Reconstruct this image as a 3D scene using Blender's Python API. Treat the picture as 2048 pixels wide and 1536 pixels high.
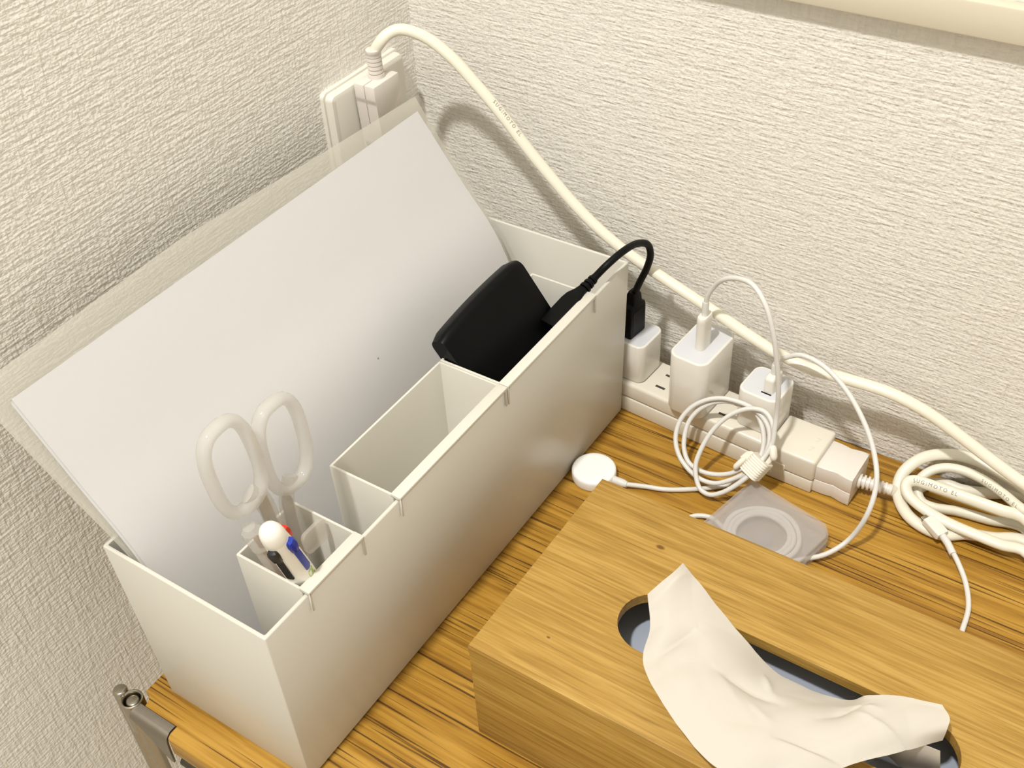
import bpy, bmesh, math, random
from mathutils import Vector, Matrix, Quaternion

for o in list(bpy.data.objects):
    bpy.data.objects.remove(o, do_unlink=True)
sc = bpy.context.scene
COL = sc.collection
random.seed(7)

# ------------------------------------------------------------------ camera
ROT = [[0.8343043203, 0.5490363053, -0.0499543450],
       [0.3310010620, -0.5713147704, -0.7510244537],
       [-0.4408793464, 0.6100480052, -0.6583819813]]      # rows: right, down, forward
CAM = Vector((0.3703, -0.4975, 0.5194))
FPX = 2286.8
cd = bpy.data.cameras.new('camera')
cam = bpy.data.objects.new('camera', cd)
COL.objects.link(cam)
r_, d_, f_ = (Vector(v) for v in ROT)
m = Matrix.Identity(4)
for i in range(3):
    m[i][0] = r_[i]; m[i][1] = -d_[i]; m[i][2] = -f_[i]; m[i][3] = CAM[i]
cam.matrix_world = m
cd.sensor_width = 36.0
cd.lens = FPX / 2048 * 36.0
cd.clip_start = 0.01
sc.camera = cam

# ------------------------------------------------------------------ light
def lin(c):
    return tuple(((v / 255) / 12.92 if v / 255 <= 0.04045 else ((v / 255 + 0.055) / 1.055) ** 2.4) for v in c)

w = bpy.data.worlds.new('room_light')
sc.world = w
w.use_nodes = True
bg = w.node_tree.nodes['Background']
bg.inputs['Color'].default_value = (1.0, 0.945, 0.81, 1)
bg.inputs['Strength'].default_value = 0.73

ld = bpy.data.lights.new('ceiling_lamp', 'AREA')
ld.shape = 'DISK'
ld.size = 0.11
ld.energy = 39
ld.color = (1.0, 0.985, 0.95)
lamp = bpy.data.objects.new('ceiling_lamp', ld)
COL.objects.link(lamp)
lamp.location = (0.11, -1.02, 2.05)
lamp.rotation_euler = (Vector((0.12, 0.0, 0.05)) - lamp.location).to_track_quat('-Z', 'Y').to_euler()

sc.view_settings.view_transform = 'Standard'
sc.view_settings.look = 'None'
sc.view_settings.gamma = 1
sc.view_settings.exposure = 0.09
sc.view_settings.use_curve_mapping = False

# ------------------------------------------------------------------ materials
def newmat(name):
    mt = bpy.data.materials.new(name)
    mt.use_nodes = True
    nt = mt.node_tree
    return mt, nt, nt.nodes['Principled BSDF']

def plain(name, rgb, rough=0.4, metal=0.0, spec=0.5, bump=0.0, bscale=400, coat=0.0, sss=0.0):
    mt, nt, b = newmat(name)
    b.inputs['Base Color'].default_value = (*lin(rgb), 1)
    b.inputs['Roughness'].default_value = rough
    b.inputs['Metallic'].default_value = metal
    b.inputs['Specular IOR Level'].default_value = spec
    b.inputs['Coat Weight'].default_value = coat
    tc = nt.nodes.new('ShaderNodeTexCoord')
    nz = nt.nodes.new('ShaderNodeTexNoise')
    nz.inputs['Scale'].default_value = bscale
    nt.links.new(tc.outputs['Object'], nz.inputs['Vector'])
    mr = nt.nodes.new('ShaderNodeMapRange')
    mr.inputs['To Min'].default_value = max(rough - 0.05, 0.02)
    mr.inputs['To Max'].default_value = rough + 0.05
    nt.links.new(nz.outputs['Fac'], mr.inputs['Value'])
    nt.links.new(mr.outputs['Result'], b.inputs['Roughness'])
    if bump:
        bp = nt.nodes.new('ShaderNodeBump')
        bp.inputs['Strength'].default_value = bump
        bp.inputs['Distance'].default_value = 0.0003
        nt.links.new(nz.outputs['Fac'], bp.inputs['Height'])
        nt.links.new(bp.outputs['Normal'], b.inputs['Normal'])
    return mt

def clear(name, rgb, through, rough=0.2, tint=(255, 255, 255)):
    """thin translucent plastic: part passes straight through, part scatters"""
    mt, nt, b = newmat(name)
    b.inputs['Base Color'].default_value = (*lin(rgb), 1)
    b.inputs['Roughness'].default_value = rough
    tr = nt.nodes.new('ShaderNodeBsdfTransparent')
    tr.inputs['Color'].default_value = (*lin(tint), 1)
    tl = nt.nodes.new('ShaderNodeBsdfTranslucent')
    tl.inputs['Color'].default_value = (*lin(rgb), 1)
    m1 = nt.nodes.new('ShaderNodeMixShader'); m1.inputs[0].default_value = 0.35
    m2 = nt.nodes.new('ShaderNodeMixShader'); m2.inputs[0].default_value = through
    out = nt.nodes['Material Output']
    nt.links.new(b.outputs[0], m1.inputs[1]); nt.links.new(tl.outputs[0], m1.inputs[2])
    nt.links.new(m1.outputs[0], m2.inputs[1]); nt.links.new(tr.outputs[0], m2.inputs[2])
    nt.links.new(m2.outputs[0], out.inputs['Surface'])
    return mt

def wallpaper(name, rgb, horiz, deep=0.0015):
    """woven embossed wallpaper; horiz = index of the horizontal world axis"""
    mt, nt, b = newmat(name)
    N = nt.nodes.new; L = nt.links.new
    tc = N('ShaderNodeTexCoord'); sp = N('ShaderNodeSeparateXYZ'); L(tc.outputs['Object'], sp.inputs[0])
    cb = N('ShaderNodeCombineXYZ'); L(sp.outputs[horiz], cb.inputs[0]); L(sp.outputs[2], cb.inputs[1])
    def noise(sx, sy, det=2, off=0.0, dist=0.0):
        mp = N('ShaderNodeMapping'); mp.inputs['Scale'].default_value = (sx, sy, 1); mp.inputs['Location'].default_value = (off, off * 1.7, off)
        L(cb.outputs[0], mp.inputs['Vector'])
        nz = N('ShaderNodeTexNoise'); nz.inputs['Scale'].default_value = 1; nz.inputs['Detail'].default_value = det
        nz.inputs['Distortion'].default_value = dist
        L(mp.outputs[0], nz.inputs['Vector'])
        return nz.outputs['Fac']
    def math_(op, a, c):
        n = N('ShaderNodeMath'); n.operation = op
        for k, v in enumerate((a, c)):
            if isinstance(v, float): n.inputs[k].default_value = v
            else: L(v, n.inputs[k])
        return n.outputs[0]
    h = noise(80, 540, 1.5, 3.1, 0.25)      # threads running across
    v = noise(540, 80, 1.5, 8.3, 0.25)      # threads running up
    g = noise(520, 520, 1.0, 1.2)           # knots of the weave
    lh = noise(14, 300, 1, 15.0, 0.1)
    lv = noise(300, 14, 1, 21.0, 0.1)
    thr = math_('ADD', math_('MULTIPLY', h, 0.52), math_('MULTIPLY', v, 0.52))
    hh = math_('ADD', thr, math_('MULTIPLY', g, 0.40))
    hh = math_('ADD', hh, math_('ADD', math_('MULTIPLY', lh, 0.22), math_('MULTIPLY', lv, 0.30)))
    bp = N('ShaderNodeBump'); bp.inputs['Strength'].default_value = 1.0; bp.inputs['Distance'].default_value = deep
    L(hh, bp.inputs['Height']); L(bp.outputs['Normal'], b.inputs['Normal'])
    rp = N('ShaderNodeValToRGB')
    rp.color_ramp.elements[0].position = 0.38; rp.color_ramp.elements[0].color = (*lin(tuple(c * 0.965 for c in rgb)), 1)
    rp.color_ramp.elements[1].position = 0.60; rp.color_ramp.elements[1].color = (*lin(rgb), 1)
    L(thr, rp.inputs[0]); L(rp.outputs[0], b.inputs['Base Color'])
    b.inputs['Roughness'].default_value = 0.75
    b.inputs['Specular IOR Level'].default_value = 0.25
    return mt

def wood(name, dark, mid, light, gx=5.0, gy=150.0, pore=0.5, rough=0.45, seed=0.0, knots=(), axis=0):
    """oak veneer, grain along the given world axis"""
    mt, nt, b = newmat(name)
    N = nt.nodes.new; L = nt.links.new
    tc = N('ShaderNodeTexCoord')
    def noise(sx, sy, det=3, off=0.0, dist=0.0):
        mp = N('ShaderNodeMapping')
        s = [sy, sy, sy]; s[axis] = sx
        mp.inputs['Scale'].default_value = s; mp.inputs['Location'].default_value = (off + seed, off * 1.3 + seed, off * .7)
        L(tc.outputs['Object'], mp.inputs['Vector'])
        nz = N('ShaderNodeTexNoise'); nz.inputs['Scale'].default_value = 1; nz.inputs['Detail'].default_value = det
        nz.inputs['Distortion'].default_value = dist
        L(mp.outputs[0], nz.inputs['Vector'])
        return nz.outputs['Fac']
    def math_(op, a, c):
        n = N('ShaderNodeMath'); n.operation = op
        for k, v in enumerate((a, c)):
            if isinstance(v, (float, int)): n.inputs[k].default_value = v
            else: L(v, n.inputs[k])
        return n.outputs[0]
    broad = noise(gx, gy * 0.35, 2, 2.0, 0.6)
    fine = noise(gx * 2.2, gy * 1.6, 4, 5.0, 0.3)
    mixv = math_('ADD', math_('MULTIPLY', broad, 0.42), math_('MULTIPLY', fine, 0.58))
    rp = N('ShaderNodeValToRGB')
    rp.color_ramp.elements[0].position = 0.36; rp.color_ramp.elements[0].color = (*lin(dark), 1)
    rp.color_ramp.elements[1].position = 0.62; rp.color_ramp.elements[1].color = (*lin(light), 1)
    e = rp.color_ramp.elements.new(0.49); e.color = (*lin(mid), 1)
    L(mixv, rp.inputs[0])
    po = noise(gx * 1.6, gy * 2.6, 1.5, 9.0, 0.2)
    pr = N('ShaderNodeValToRGB')
    pr.color_ramp.elements[0].position = 0.585; pr.color_ramp.elements[0].color = (0, 0, 0, 1)
    pr.color_ramp.elements[1].position = 0.66; pr.color_ramp.elements[1].color = (1, 1, 1, 1)
    L(po, pr.inputs[0])
    mx = N('ShaderNodeMixRGB'); mx.blend_type = 'MULTIPLY'
    L(math_('MULTIPLY', pr.outputs[0], pore), mx.inputs[0]); L(rp.outputs[0], mx.inputs[1])
    mx.inputs[2].default_value = (*lin(tuple(c * 0.62 for c in dark)), 1)
    last = mx.outputs[0]
    for (kx, ky, kz, kr) in knots:
        vd = N('ShaderNodeVectorMath'); vd.operation = 'SUBTRACT'; vd.inputs[1].default_value = (kx, ky, kz); L(tc.outputs['Object'], vd.inputs[0])
        vm = N('ShaderNodeVectorMath'); vm.operation = 'MULTIPLY'; vm.inputs[1].default_value = (0.55, 1, 0.3); L(vd.outputs[0], vm.inputs[0])
        vl = N('ShaderNodeVectorMath'); vl.operation = 'LENGTH'; L(vm.outputs[0], vl.inputs[0])
        mr = N('ShaderNodeMapRange'); mr.inputs['From Min'].default_value = kr * 0.5; mr.inputs['From Max'].default_value = kr
        mr.inputs['To Min'].default_value = 0.85; mr.inputs['To Max'].default_value = 0.0; L(vl.outputs['Value'], mr.inputs['Value'])
        k = N('ShaderNodeMixRGB'); L(mr.outputs[0], k.inputs[0]); L(last, k.inputs[1]); k.inputs[2].default_value = (*lin((95, 55, 15)), 1)
        last = k.outputs[0]
    L(last, b.inputs['Base Color'])
    b.inputs['Roughness'].default_value = rough
    b.inputs['Specular IOR Level'].default_value = 0.35
    bp = N('ShaderNodeBump'); bp.inputs['Strength'].default_value = 0.25; bp.inputs['Distance'].default_value = 0.0004
    inv = math_('SUBTRACT', mixv, math_('MULTIPLY', pr.outputs[0], 0.4))
    L(inv, bp.inputs['Height']); L(bp.outputs['Normal'], b.inputs['Normal'])
    return mt

M = {}
M['wall_l'] = wallpaper('woven_wallpaper_left_lightened', (244, 241, 234), 1, 0.0016)  # same paper as the right wall, colour lifted to stand in for light
M['wall_r'] = wallpaper('woven_wallpaper_right_darkened', (226, 222, 213), 0, 0.0014)  # same paper, colour lowered to offset the stronger light on this wall
M['trim'] = plain('painted_trim', (206, 197, 177), 0.5)
M['floor'] = wood('floor_boards', (188, 166, 134), (204, 184, 154), (216, 198, 170))
M['shelf'] = wood('shelf_oak', (132, 92, 30), (162, 120, 42), (181, 139, 58), 7.0, 260, 0.8, 0.42, 0.0)
M['tissuewood'] = wood('tissue_box_ash', (147, 112, 47), (163, 127, 58), (178, 143, 74), 13.0, 420, 0.20, 0.5, 4.4,
                       knots=((0.2057, -0.1515, 0.074, 0.0016), (0.1865, -0.2275, 0.074, 0.0007)))
M['white_pp'] = plain('white_polypropylene', (204, 200, 189), 0.33, 0, 0.45, 0.05, 900)
M['white_pocket'] = plain('white_pocket_plastic', (206, 202, 191), 0.36, 0, 0.45)
M['white_gloss'] = plain('white_gloss_plastic', (224, 220, 211), 0.16, 0, 0.5)
M['charger_face'] = plain('grey_charger_face', (205, 206, 210), 0.35)
M['white_strip'] = plain('white_strip_plastic', (218, 212, 198), 0.3)
M['white_plug'] = plain('white_plug_plastic', (219, 212, 204), 0.35)
M['outlet'] = plain('outlet_plastic', (222, 217, 206), 0.35)
M['cord'] = plain('cream_cord_vinyl', (224, 219, 202), 0.38)
M['cable'] = plain('white_cable_rubber', (213, 211, 206), 0.45)
M['silicone'] = plain('white_silicone', (228, 222, 208), 0.55)
M['puck'] = plain('puck_plastic', (240, 239, 236), 0.25)
M['slot'] = plain('dark_slot', (60, 55, 48), 0.6)
M['print'] = plain('grey_print', (128, 124, 112), 0.6)
M['emboss'] = plain('moulded_mark', (205, 199, 184), 0.4)
M['black'] = plain('black_matte_plastic', (3, 4, 5), 0.38, 0, 0.14, 0.1, 3000)
M['black_gloss'] = plain('black_gloss_plastic', (7, 7, 8), 0.12)
M['blackcable'] = plain('black_cable', (5, 5, 5), 0.5, 0, 0.18)
M['silver'] = plain('silver_mark', (150, 150, 150), 0.4)
M['steel'] = plain('stainless_steel', (176, 169, 156), 0.22, 1.0)
M['plate_steel'] = plain('brushed_steel_plate', (150, 143, 132), 0.42, 1.0)
M['dark_steel'] = plain('dark_steel', (95, 92, 86), 0.35, 1.0)
M['paper'] = plain('white_paper', (206, 205, 206), 0.7, 0, 0.2, 0.05, 60)
M['faintprint'] = plain('show_through_print', (219, 215, 214), 0.7, 0, 0.2)
M['speck'] = plain('speck', (120, 110, 95), 0.8)
M['sleeve'] = clear('frosted_sleeve', (222, 219, 208), 0.60, 0.32)
M['acrylic'] = clear('clear_acrylic', (222, 219, 213), 0.55, 0.10)
M['acrylic2'] = clear('clear_pen_plastic', (225, 216, 204), 0.6, 0.1)
M['case'] = clear('frosted_case', (216, 211, 208), 0.66, 0.35)
M['tissue'] = clear('tissue_paper', (226, 220, 210), 0.03, 0.9)
M['pack'] = plain('tissue_pack_film', (164, 171, 184), 0.4)
M['inner'] = plain('dark_box_inside', (70, 50, 28), 0.8)
M['pen_white'] = plain('pen_white', (236, 232, 222), 0.22)
M['pen_blue'] = plain('pen_blue', (12, 44, 150), 0.3)
M['pen_red'] = plain('pen_red', (200, 45, 30), 0.3)
M['pen_black'] = plain('pen_black', (20, 20, 22), 0.3)
M['pen_green'] = plain('pen_green_print', (178, 196, 118), 0.4)

# ------------------------------------------------------------------ helpers
def at(px, py, z=None, x=None, y=None):
    """point of the place seen at a photo position, on the plane z= / x= / y="""
    d = r_ * ((px - 1024) / FPX) + d_ * ((py - 768) / FPX) + f_
    k, v = (2, z) if z is not None else ((0, x) if x is not None else (1, y))
    return CAM + d * ((v - CAM[k]) / d[k])

def empty(name, loc):
    o = bpy.data.objects.new(name, None)
    o.empty_display_size = 0.01
    o.location = loc
    COL.objects.link(o)
    return o

def wmat(o):
    mt = Matrix.Translation(o.location)
    return mt if o.parent is None else mt   # parts keep identity transforms

def put(name, bm, mat, parent=None, smooth=40, world_origin=None):
    me = bpy.data.meshes.new(name)
    bmesh.ops.recalc_face_normals(bm, faces=bm.faces)
    bm.to_mesh(me); bm.free()
    mats = mat if isinstance(mat, (list, tuple)) else [mat]
    for q in mats: me.materials.append(M[q] if isinstance(q, str) else q)
    if smooth:
        me.polygons.foreach_set('use_smooth', [True] * len(me.polygons))
        me.set_sharp_from_angle(angle=math.radians(smooth))
    o = bpy.data.objects.new(name, me)
    COL.objects.link(o)
    if parent is not None:
        root = parent
        while root.parent is not None: root = root.parent
        o.parent = parent
        # meshes are written in world coordinates; undo the root's offset once
        if parent is root and root.type == 'EMPTY':
            o.matrix_parent_inverse = Matrix.Translation(root.location).inverted()
    return o

def tag(o, label, cat, group=None):
    o['label'] = label; o['category'] = cat
    if group: o['group'] = group
    return o

def structure(o, label=None):
    o['kind'] = 'structure'
    if label: o['label'] = label
    return o

def rot_about(c, a, axis='Z'):
    c = Vector(c)
    return Matrix.Translation(c) @ Matrix.Rotation(a, 4, axis) @ Matrix.Translation(-c)

def add_box(bm, lo, hi, bev=0.0, seg=2, mat=None, mi=0):
    ret = bmesh.ops.create_cube(bm, size=1)
    vs = ret['verts']
    lo, hi = Vector(lo), Vector(hi)
    for v in vs:
        v.co = Vector((lo[i] + (v.co[i] + 0.5) * (hi[i] - lo[i]) for i in range(3)))
    fs = list({f for v in vs for f in v.link_faces})
    for f in fs: f.material_index = mi
    if bev:
        es = list({e for v in vs for e in v.link_edges})
        r = bmesh.ops.bevel(bm, geom=es, offset=bev, segments=seg, affect='EDGES', profile=0.5)
        vs = list(set(r['verts']) | {v for v in vs if v.is_valid})
        for f in r['faces']: f.material_index = mi
    if mat is not None:
        bmesh.ops.transform(bm, matrix=mat, verts=[v for v in vs if v.is_valid])
    return vs

def rrect(cx, cy, hx, hy, r, n=6):
    out = []
    for (sx, sy, a0) in ((1, 1, 0), (-1, 1, 90), (-1, -1, 180), (1, -1, 270)):
        for k in range(n + 1):
            a = math.radians(a0 + 90 * k / n)
            out.append((cx + sx * (hx - r) + r * math.cos(a), cy + sy * (hy - r) + r * math.sin(a)))
    return out

def add_rings(bm, rings, cap0=True, cap1=True, closed=False, mat=None, mi=0):
    vv = [[bm.verts.new(mat @ Vector(p) if mat is not None else Vector(p)) for p in ring] for ring in rings]
    n = len(vv[0])
    seq = list(range(len(vv) - 1)) + ([len(vv) - 1] if closed else [])
    for a in seq:
        A, B = vv[a], vv[(a + 1) % len(vv)]
        for k in range(n):
            bm.faces.new((A[k], A[(k + 1) % n], B[(k + 1) % n], B[k])).material_index = mi
    if not closed:
        if cap0: bm.faces.new(list(reversed(vv[0]))).material_index = mi
        if cap1: bm.faces.new(vv[-1]).material_index = mi
    return vv

def add_prism(bm, cx, cy, hx, hy, r, z0, z1, bev=0.001, mat=None, n=6, mi=0):
    """upright block with rounded plan corners and softened top and bottom"""
    rings = [[(x, y, z) for x, y in rrect(cx, cy, hx - i, hy - i, max(r - i, 0.0002), n)]
             for i, z in ((bev, z0), (bev * .3, z0 + bev * .3), (0, z0 + bev), (0, z1 - bev), (bev * .3, z1 - bev * .3), (bev, z1))]
    return add_rings(bm, rings, mat=mat, mi=mi)

def smooth_path(pts, sub=8, closed=False):
    P = [Vector(p) for p in pts]
    out = []
    n = len(P)
    rng = range(n if closed else n - 1)
    for i in rng:
        p0 = P[(i - 1) % n] if (closed or i > 0) else P[0] * 2 - P[1]
        p1, p2 = P[i], P[(i + 1) % n]
        p3 = P[(i + 2) % n] if (closed or i + 2 < n) else P[-1] * 2 - P[-2]
        d1 = max((p1 - p0).length, 1e-6) ** .5; d2 = max((p2 - p1).length, 1e-6) ** .5; d3 = max((p3 - p2).length, 1e-6) ** .5
        m1 = ((p1 - p0) / d1 - (p2 - p0) / (d1 + d2) + (p2 - p1) / d2) * d2
        m2 = ((p2 - p1) / d2 - (p3 - p1) / (d2 + d3) + (p3 - p2) / d3) * d2
        for k in range(sub):
            t = k / sub
            out.append(p1 * (2*t**3 - 3*t**2 + 1) + m1 * (t**3 - 2*t**2 + t) + p2 * (-2*t**3 + 3*t**2) + m2 * (t**3 - t**2))
    if not closed: out.append(P[-1])
    return out

def frames(path, closed=False, up=(0, 0, 1)):
    n = len(path)
    T = []
    for i in range(n):
        a = path[(i - 1) % n] if (closed or i > 0) else path[0]
        b = path[(i + 1) % n] if (closed or i < n - 1) else path[-1]
        T.append((b - a).normalized())
    nrm = Vector(up) - T[0] * Vector(up).dot(T[0])
    if nrm.length < 1e-4: nrm = Vector((1, 0, 0)) - T[0] * T[0].x
    nrm.normalize()
    Nn = [nrm]
    for i in range(1, n):
        q = T[i - 1].rotation_difference(T[i])
        v = q @ Nn[-1]
        v = (v - T[i] * v.dot(T[i])).normalized()
        Nn.append(v)
    return T, Nn

def add_tube(bm, path, ra, rb=None, n=12, closed=False, up=(0, 0, 1), radii=None, caps=True, mi=0, flat=False):
    """sweep an oval along a path; flat=True keeps the oval's wide axis level with 'up' as its thin axis"""
    rb = ra if rb is None else rb
    T, Nn = frames(path, closed, up)
    rings = []
    for i, p in enumerate(path):
        if flat:
            v = Vector(up) - T[i] * T[i].dot(Vector(up))
            if v.length > 0.2: Nn[i] = v.normalized()
        B = T[i].cross(Nn[i])
        s = radii[i] if radii else 1.0
        rings.append([p + (Nn[i] * (math.sin(2 * math.pi * k / n) * ra) + B * (math.cos(2 * math.pi * k / n) * rb)) * s for k in range(n)])
    add_rings(bm, rings, caps, caps, closed, mi=mi)
    return T, Nn

def add_lathe(bm, prof, base, axis, n=20, mi=0, sx=1.0, up=(0, 1, 0)):
    """revolve (radius, height) pairs round an axis"""
    a = Vector(axis).normalized()
    u = Vector(up) - a * Vector(up).dot(a); u.normalize(); v = a.cross(u)
    rings = [[Vector(base) + a * h + u * (r * math.cos(2*math.pi*k/n)) + v * (r * sx * math.sin(2*math.pi*k/n)) for k in range(n)] for r, h in prof]
    add_rings(bm, rings, True, True, mi=mi)

def grid_surface(bm, rows, su=6, sv=6):
    """smooth surface through a grid of control points"""
    A = [smooth_path(r, su) for r in rows]
    cols = [smooth_path([A[j][i] for j in range(len(A))], sv) for i in range(len(A[0]))]
    vv = [[bm.verts.new(p) for p in c] for c in cols]
    for i in range(len(vv) - 1):
        for j in range(len(vv[0]) - 1):
            bm.faces.new((vv[i][j], vv[i + 1][j], vv[i + 1][j + 1], vv[i][j + 1]))
    return vv

def solid(bm, t):
    """give an open surface a thickness"""
    bmesh.ops.recalc_face_normals(bm, faces=bm.faces)
    bmesh.ops.solidify(bm, geom=list(bm.faces), thickness=t)

def letters(txt, size):
    cu = bpy.data.curves.new('tmp', 'FONT'); cu.body = txt; cu.size = size; cu.resolution_u = 2
    cu.space_character = 1.45
    ob = bpy.data.objects.new('tmp', cu); COL.objects.link(ob)
    bpy.context.view_layer.update()
    me = ob.evaluated_get(bpy.context.evaluated_depsgraph_get()).to_mesh()
    vs = [v.co.copy() for v in me.vertices]; fs = [tuple(p.vertices) for p in me.polygons]
    bpy.data.objects.remove(ob, do_unlink=True); bpy.data.curves.remove(cu)
    return vs, fs

def print_on_tube(bm, path, s0, txt, size, ra, rb, up, ang, lift=0.00012, flip=False):
    """print lettering on a swept oval, following the sweep"""
    T, Nn = frames(path, False, up)
    L = [0.0]
    for i in range(1, len(path)): L.append(L[-1] + (path[i] - path[i - 1]).length)
    vs, fs = letters(txt, size)
    new = []
    for v in vs:
        s = s0 + (-v.x if flip else v.x)
        i = max(0, min(len(L) - 2, next((k for k in range(len(L) - 1) if L[k + 1] >= s), len(L) - 2)))
        f = (s - L[i]) / max(L[i + 1] - L[i], 1e-9)
        p = path[i].lerp(path[i + 1], f); t = T[i].lerp(T[i + 1], f).normalized(); nn = Nn[i].lerp(Nn[i + 1], f).normalized(); b = t.cross(nn)
        a = ang + (-1 if flip else 1) * (v.y - size * 0.35) / ((ra + rb) / 2)
        new.append(bm.verts.new(p + nn * (math.sin(a) * (ra + lift)) + b * (math.cos(a) * (rb + lift))))
    for f in fs:
        try: bm.faces.new([new[k] for k in f])
        except ValueError: pass

YW, XW = 0.0465, -0.084          # planes of the two walls
SA = math.radians(-4.0)          # the power strip stands a little askew

# ================================================================== the setting
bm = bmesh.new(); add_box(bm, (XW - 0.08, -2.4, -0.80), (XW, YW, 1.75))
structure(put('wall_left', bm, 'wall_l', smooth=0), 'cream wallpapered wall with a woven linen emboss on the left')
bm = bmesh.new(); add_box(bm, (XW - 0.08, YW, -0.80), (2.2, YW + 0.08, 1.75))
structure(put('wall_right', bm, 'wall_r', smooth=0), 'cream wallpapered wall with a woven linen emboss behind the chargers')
bm = bmesh.new(); add_box(bm, (XW - 0.08, -2.4, -0.84), (2.2, YW + 0.08, -0.80))
structure(put('floor', bm, 'floor', smooth=0), 'wooden floor far below the shelf')
bm = bmesh.new(); add_box(bm, (-0.02, 0.0385, 0.2788), (1.2, YW + 0.0006, 0.2957), 0.0010, 2)
structure(put('trim_1', bm, 'trim'), 'painted wooden window trim on the wall at the top right')

# ================================================================== shelving unit
su_ = tag(empty('shelving_unit', (0.0, -0.15, -0.80)), 'oak shelf board on a stainless steel rod frame in the corner', 'shelf')
bm = bmesh.new()
prof = []
y0, y1, zt, zb = -0.3385, 0.0445, 0.0, -0.0185
for k in range(7):
    a = math.radians(90 + 90 * k / 6); prof.append((y0 + 0.004 + 0.004 * math.cos(a), zt - 0.004 + 0.004 * math.sin(a)))
for k in range(5):
    a = math.radians(180 + 90 * k / 4); prof.append((y0 + 0.003 + 0.003 * math.cos(a), zb + 0.003 + 0.003 * math.sin(a)))
prof += [(y1, zb), (y1, zt)]
xs = [-0.0107 + 0.0062 * (1 - math.cos(math.radians(15 * k))) for k in range(3)] + [0.0, 0.9]
# board with a rounded bite at its near left corner
pts2 = [(-0.0107, y1), (0.9, y1), (0.9, y0), (0.0200, y0), (0.0200, -0.3312), (-0.0040, -0.3312), (-0.0046, -0.3292), (-0.0056, -0.3272), (-0.0074, -0.3256), (-0.0107, -0.3246)]
top = [bm.verts.new((x, y, zt)) for x, y in pts2]; bot = [bm.verts.new((x, y, zb)) for x, y in pts2]
bm.faces.new(top); bm.faces.new(list(reversed(bot)))
for k in range(len(top)):
    q = (k + 1) % len(top); bm.faces.new((top[k], bot[k], bot[q], top[q]))
es = [e for e in bm.edges if all(abs(v.co.y - y0) < 1e-6 for v in e.verts) and abs(e.verts[0].co.z - e.verts[1].co.z) < 1e-6]
bmesh.ops.bevel(bm, geom=es, offset=0.0035, segments=4, affect='EDGES', profile=0.5)
put('shelf_board', bm, 'shelf', su_)
def post(x, y, ztop, r, name='post'):
    bm = bmesh.new(); add_lathe(bm, [(r - .0008, -0.80), (r, -0.799), (r, ztop - 0.0009), (r - 0.0004, ztop - 0.0003), (r - 0.001, ztop)], (x, y, 0), (0, 0, 1), 20)
    return put(name, bm, 'steel', su_)
post(-0.0234, -0.3317, 0.0010, 0.0039)
post(-0.0139, -0.3321, -0.0014, 0.0038)
post(-0.0234, 0.036, 0.0010, 0.0039)
post(0.915, -0.3317, 0.0010, 0.0039)
bm = bmesh.new()                        # bracket: ring sleeve round the rod
rc = Vector((-0.0139, -0.3321, 0))
ring = [Vector((0.0063 * math.cos(2*math.pi*k/32), 0.0063 * math.sin(2*math.pi*k/32), 0)) for k in range(32)]
add_rings(bm, [[rc + p * f + Vector((0, 0, z)) for p in ring] for f, z in ((1, -0.024), (1, -0.0008), (0.96, -0.0002), (0.86, 0.0), (0.78, -0.0004), (0.74, -0.0012), (0.74, -0.024))], False, False)
br = put('bracket', bm, 'steel', su_)
bm = bmesh.new()                        # pressed plate: flat top let into the board's corner, folded down in front
prof = [(-0.3314, -0.0006), (-0.3355, -0.0007), (-0.3375, -0.0012), (-0.3388, -0.0026), (-0.3394, -0.0050), (-0.3396, -0.0085), (-0.3397, -0.0140), (-0.3397, -0.0200), (-0.3397, -0.0250)]
cols = []
for i in range(13):
    u = i / 12
    col_ = []
    for j, (y, z) in enumerate(prof):
        k = max(0, (j - 4) / 4.0)
        xl = -0.0092 + 0.025 * k ** 0.9; xr = 0.0190 - (0.0006 if j in (0, 1) else 0) - 0.001 * k
        col_.append((xl + (xr - xl) * u, y, z))
    cols.append(col_)
vv = [[bm.verts.new(p) for p in r] for r in cols]
for i in range(len(vv) - 1):
    for j in range(len(prof) - 1): bm.faces.new((vv[i][j], vv[i+1][j], vv[i+1][j+1], vv[i][j+1]))
solid(bm, 0.0012)
put('bracket_plate', bm, 'plate_steel', br)
scp = at(319, 1483, y=-0.3408)
bm = bmesh.new(); add_lathe(bm, [(0.0042, 0), (0.0044, 0.0010), (0.0038, 0.0020), (0.0024, 0.0030), (0.0008, 0.0035), (0.0002, 0.0036)], (scp.x, -0.3408, scp.z), (0, -1, 0), 20)
put('screw', bm, 'steel', br)
bm = bmesh.new(); add_tube(bm, [Vector((0.02, -0.3345, -0.027)), Vector((0.35, -0.3345, -0.027)), Vector((0.90, -0.3345, -0.027))], 0.0035)
put('cross_rod', bm, 'dark_steel', su_)

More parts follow.
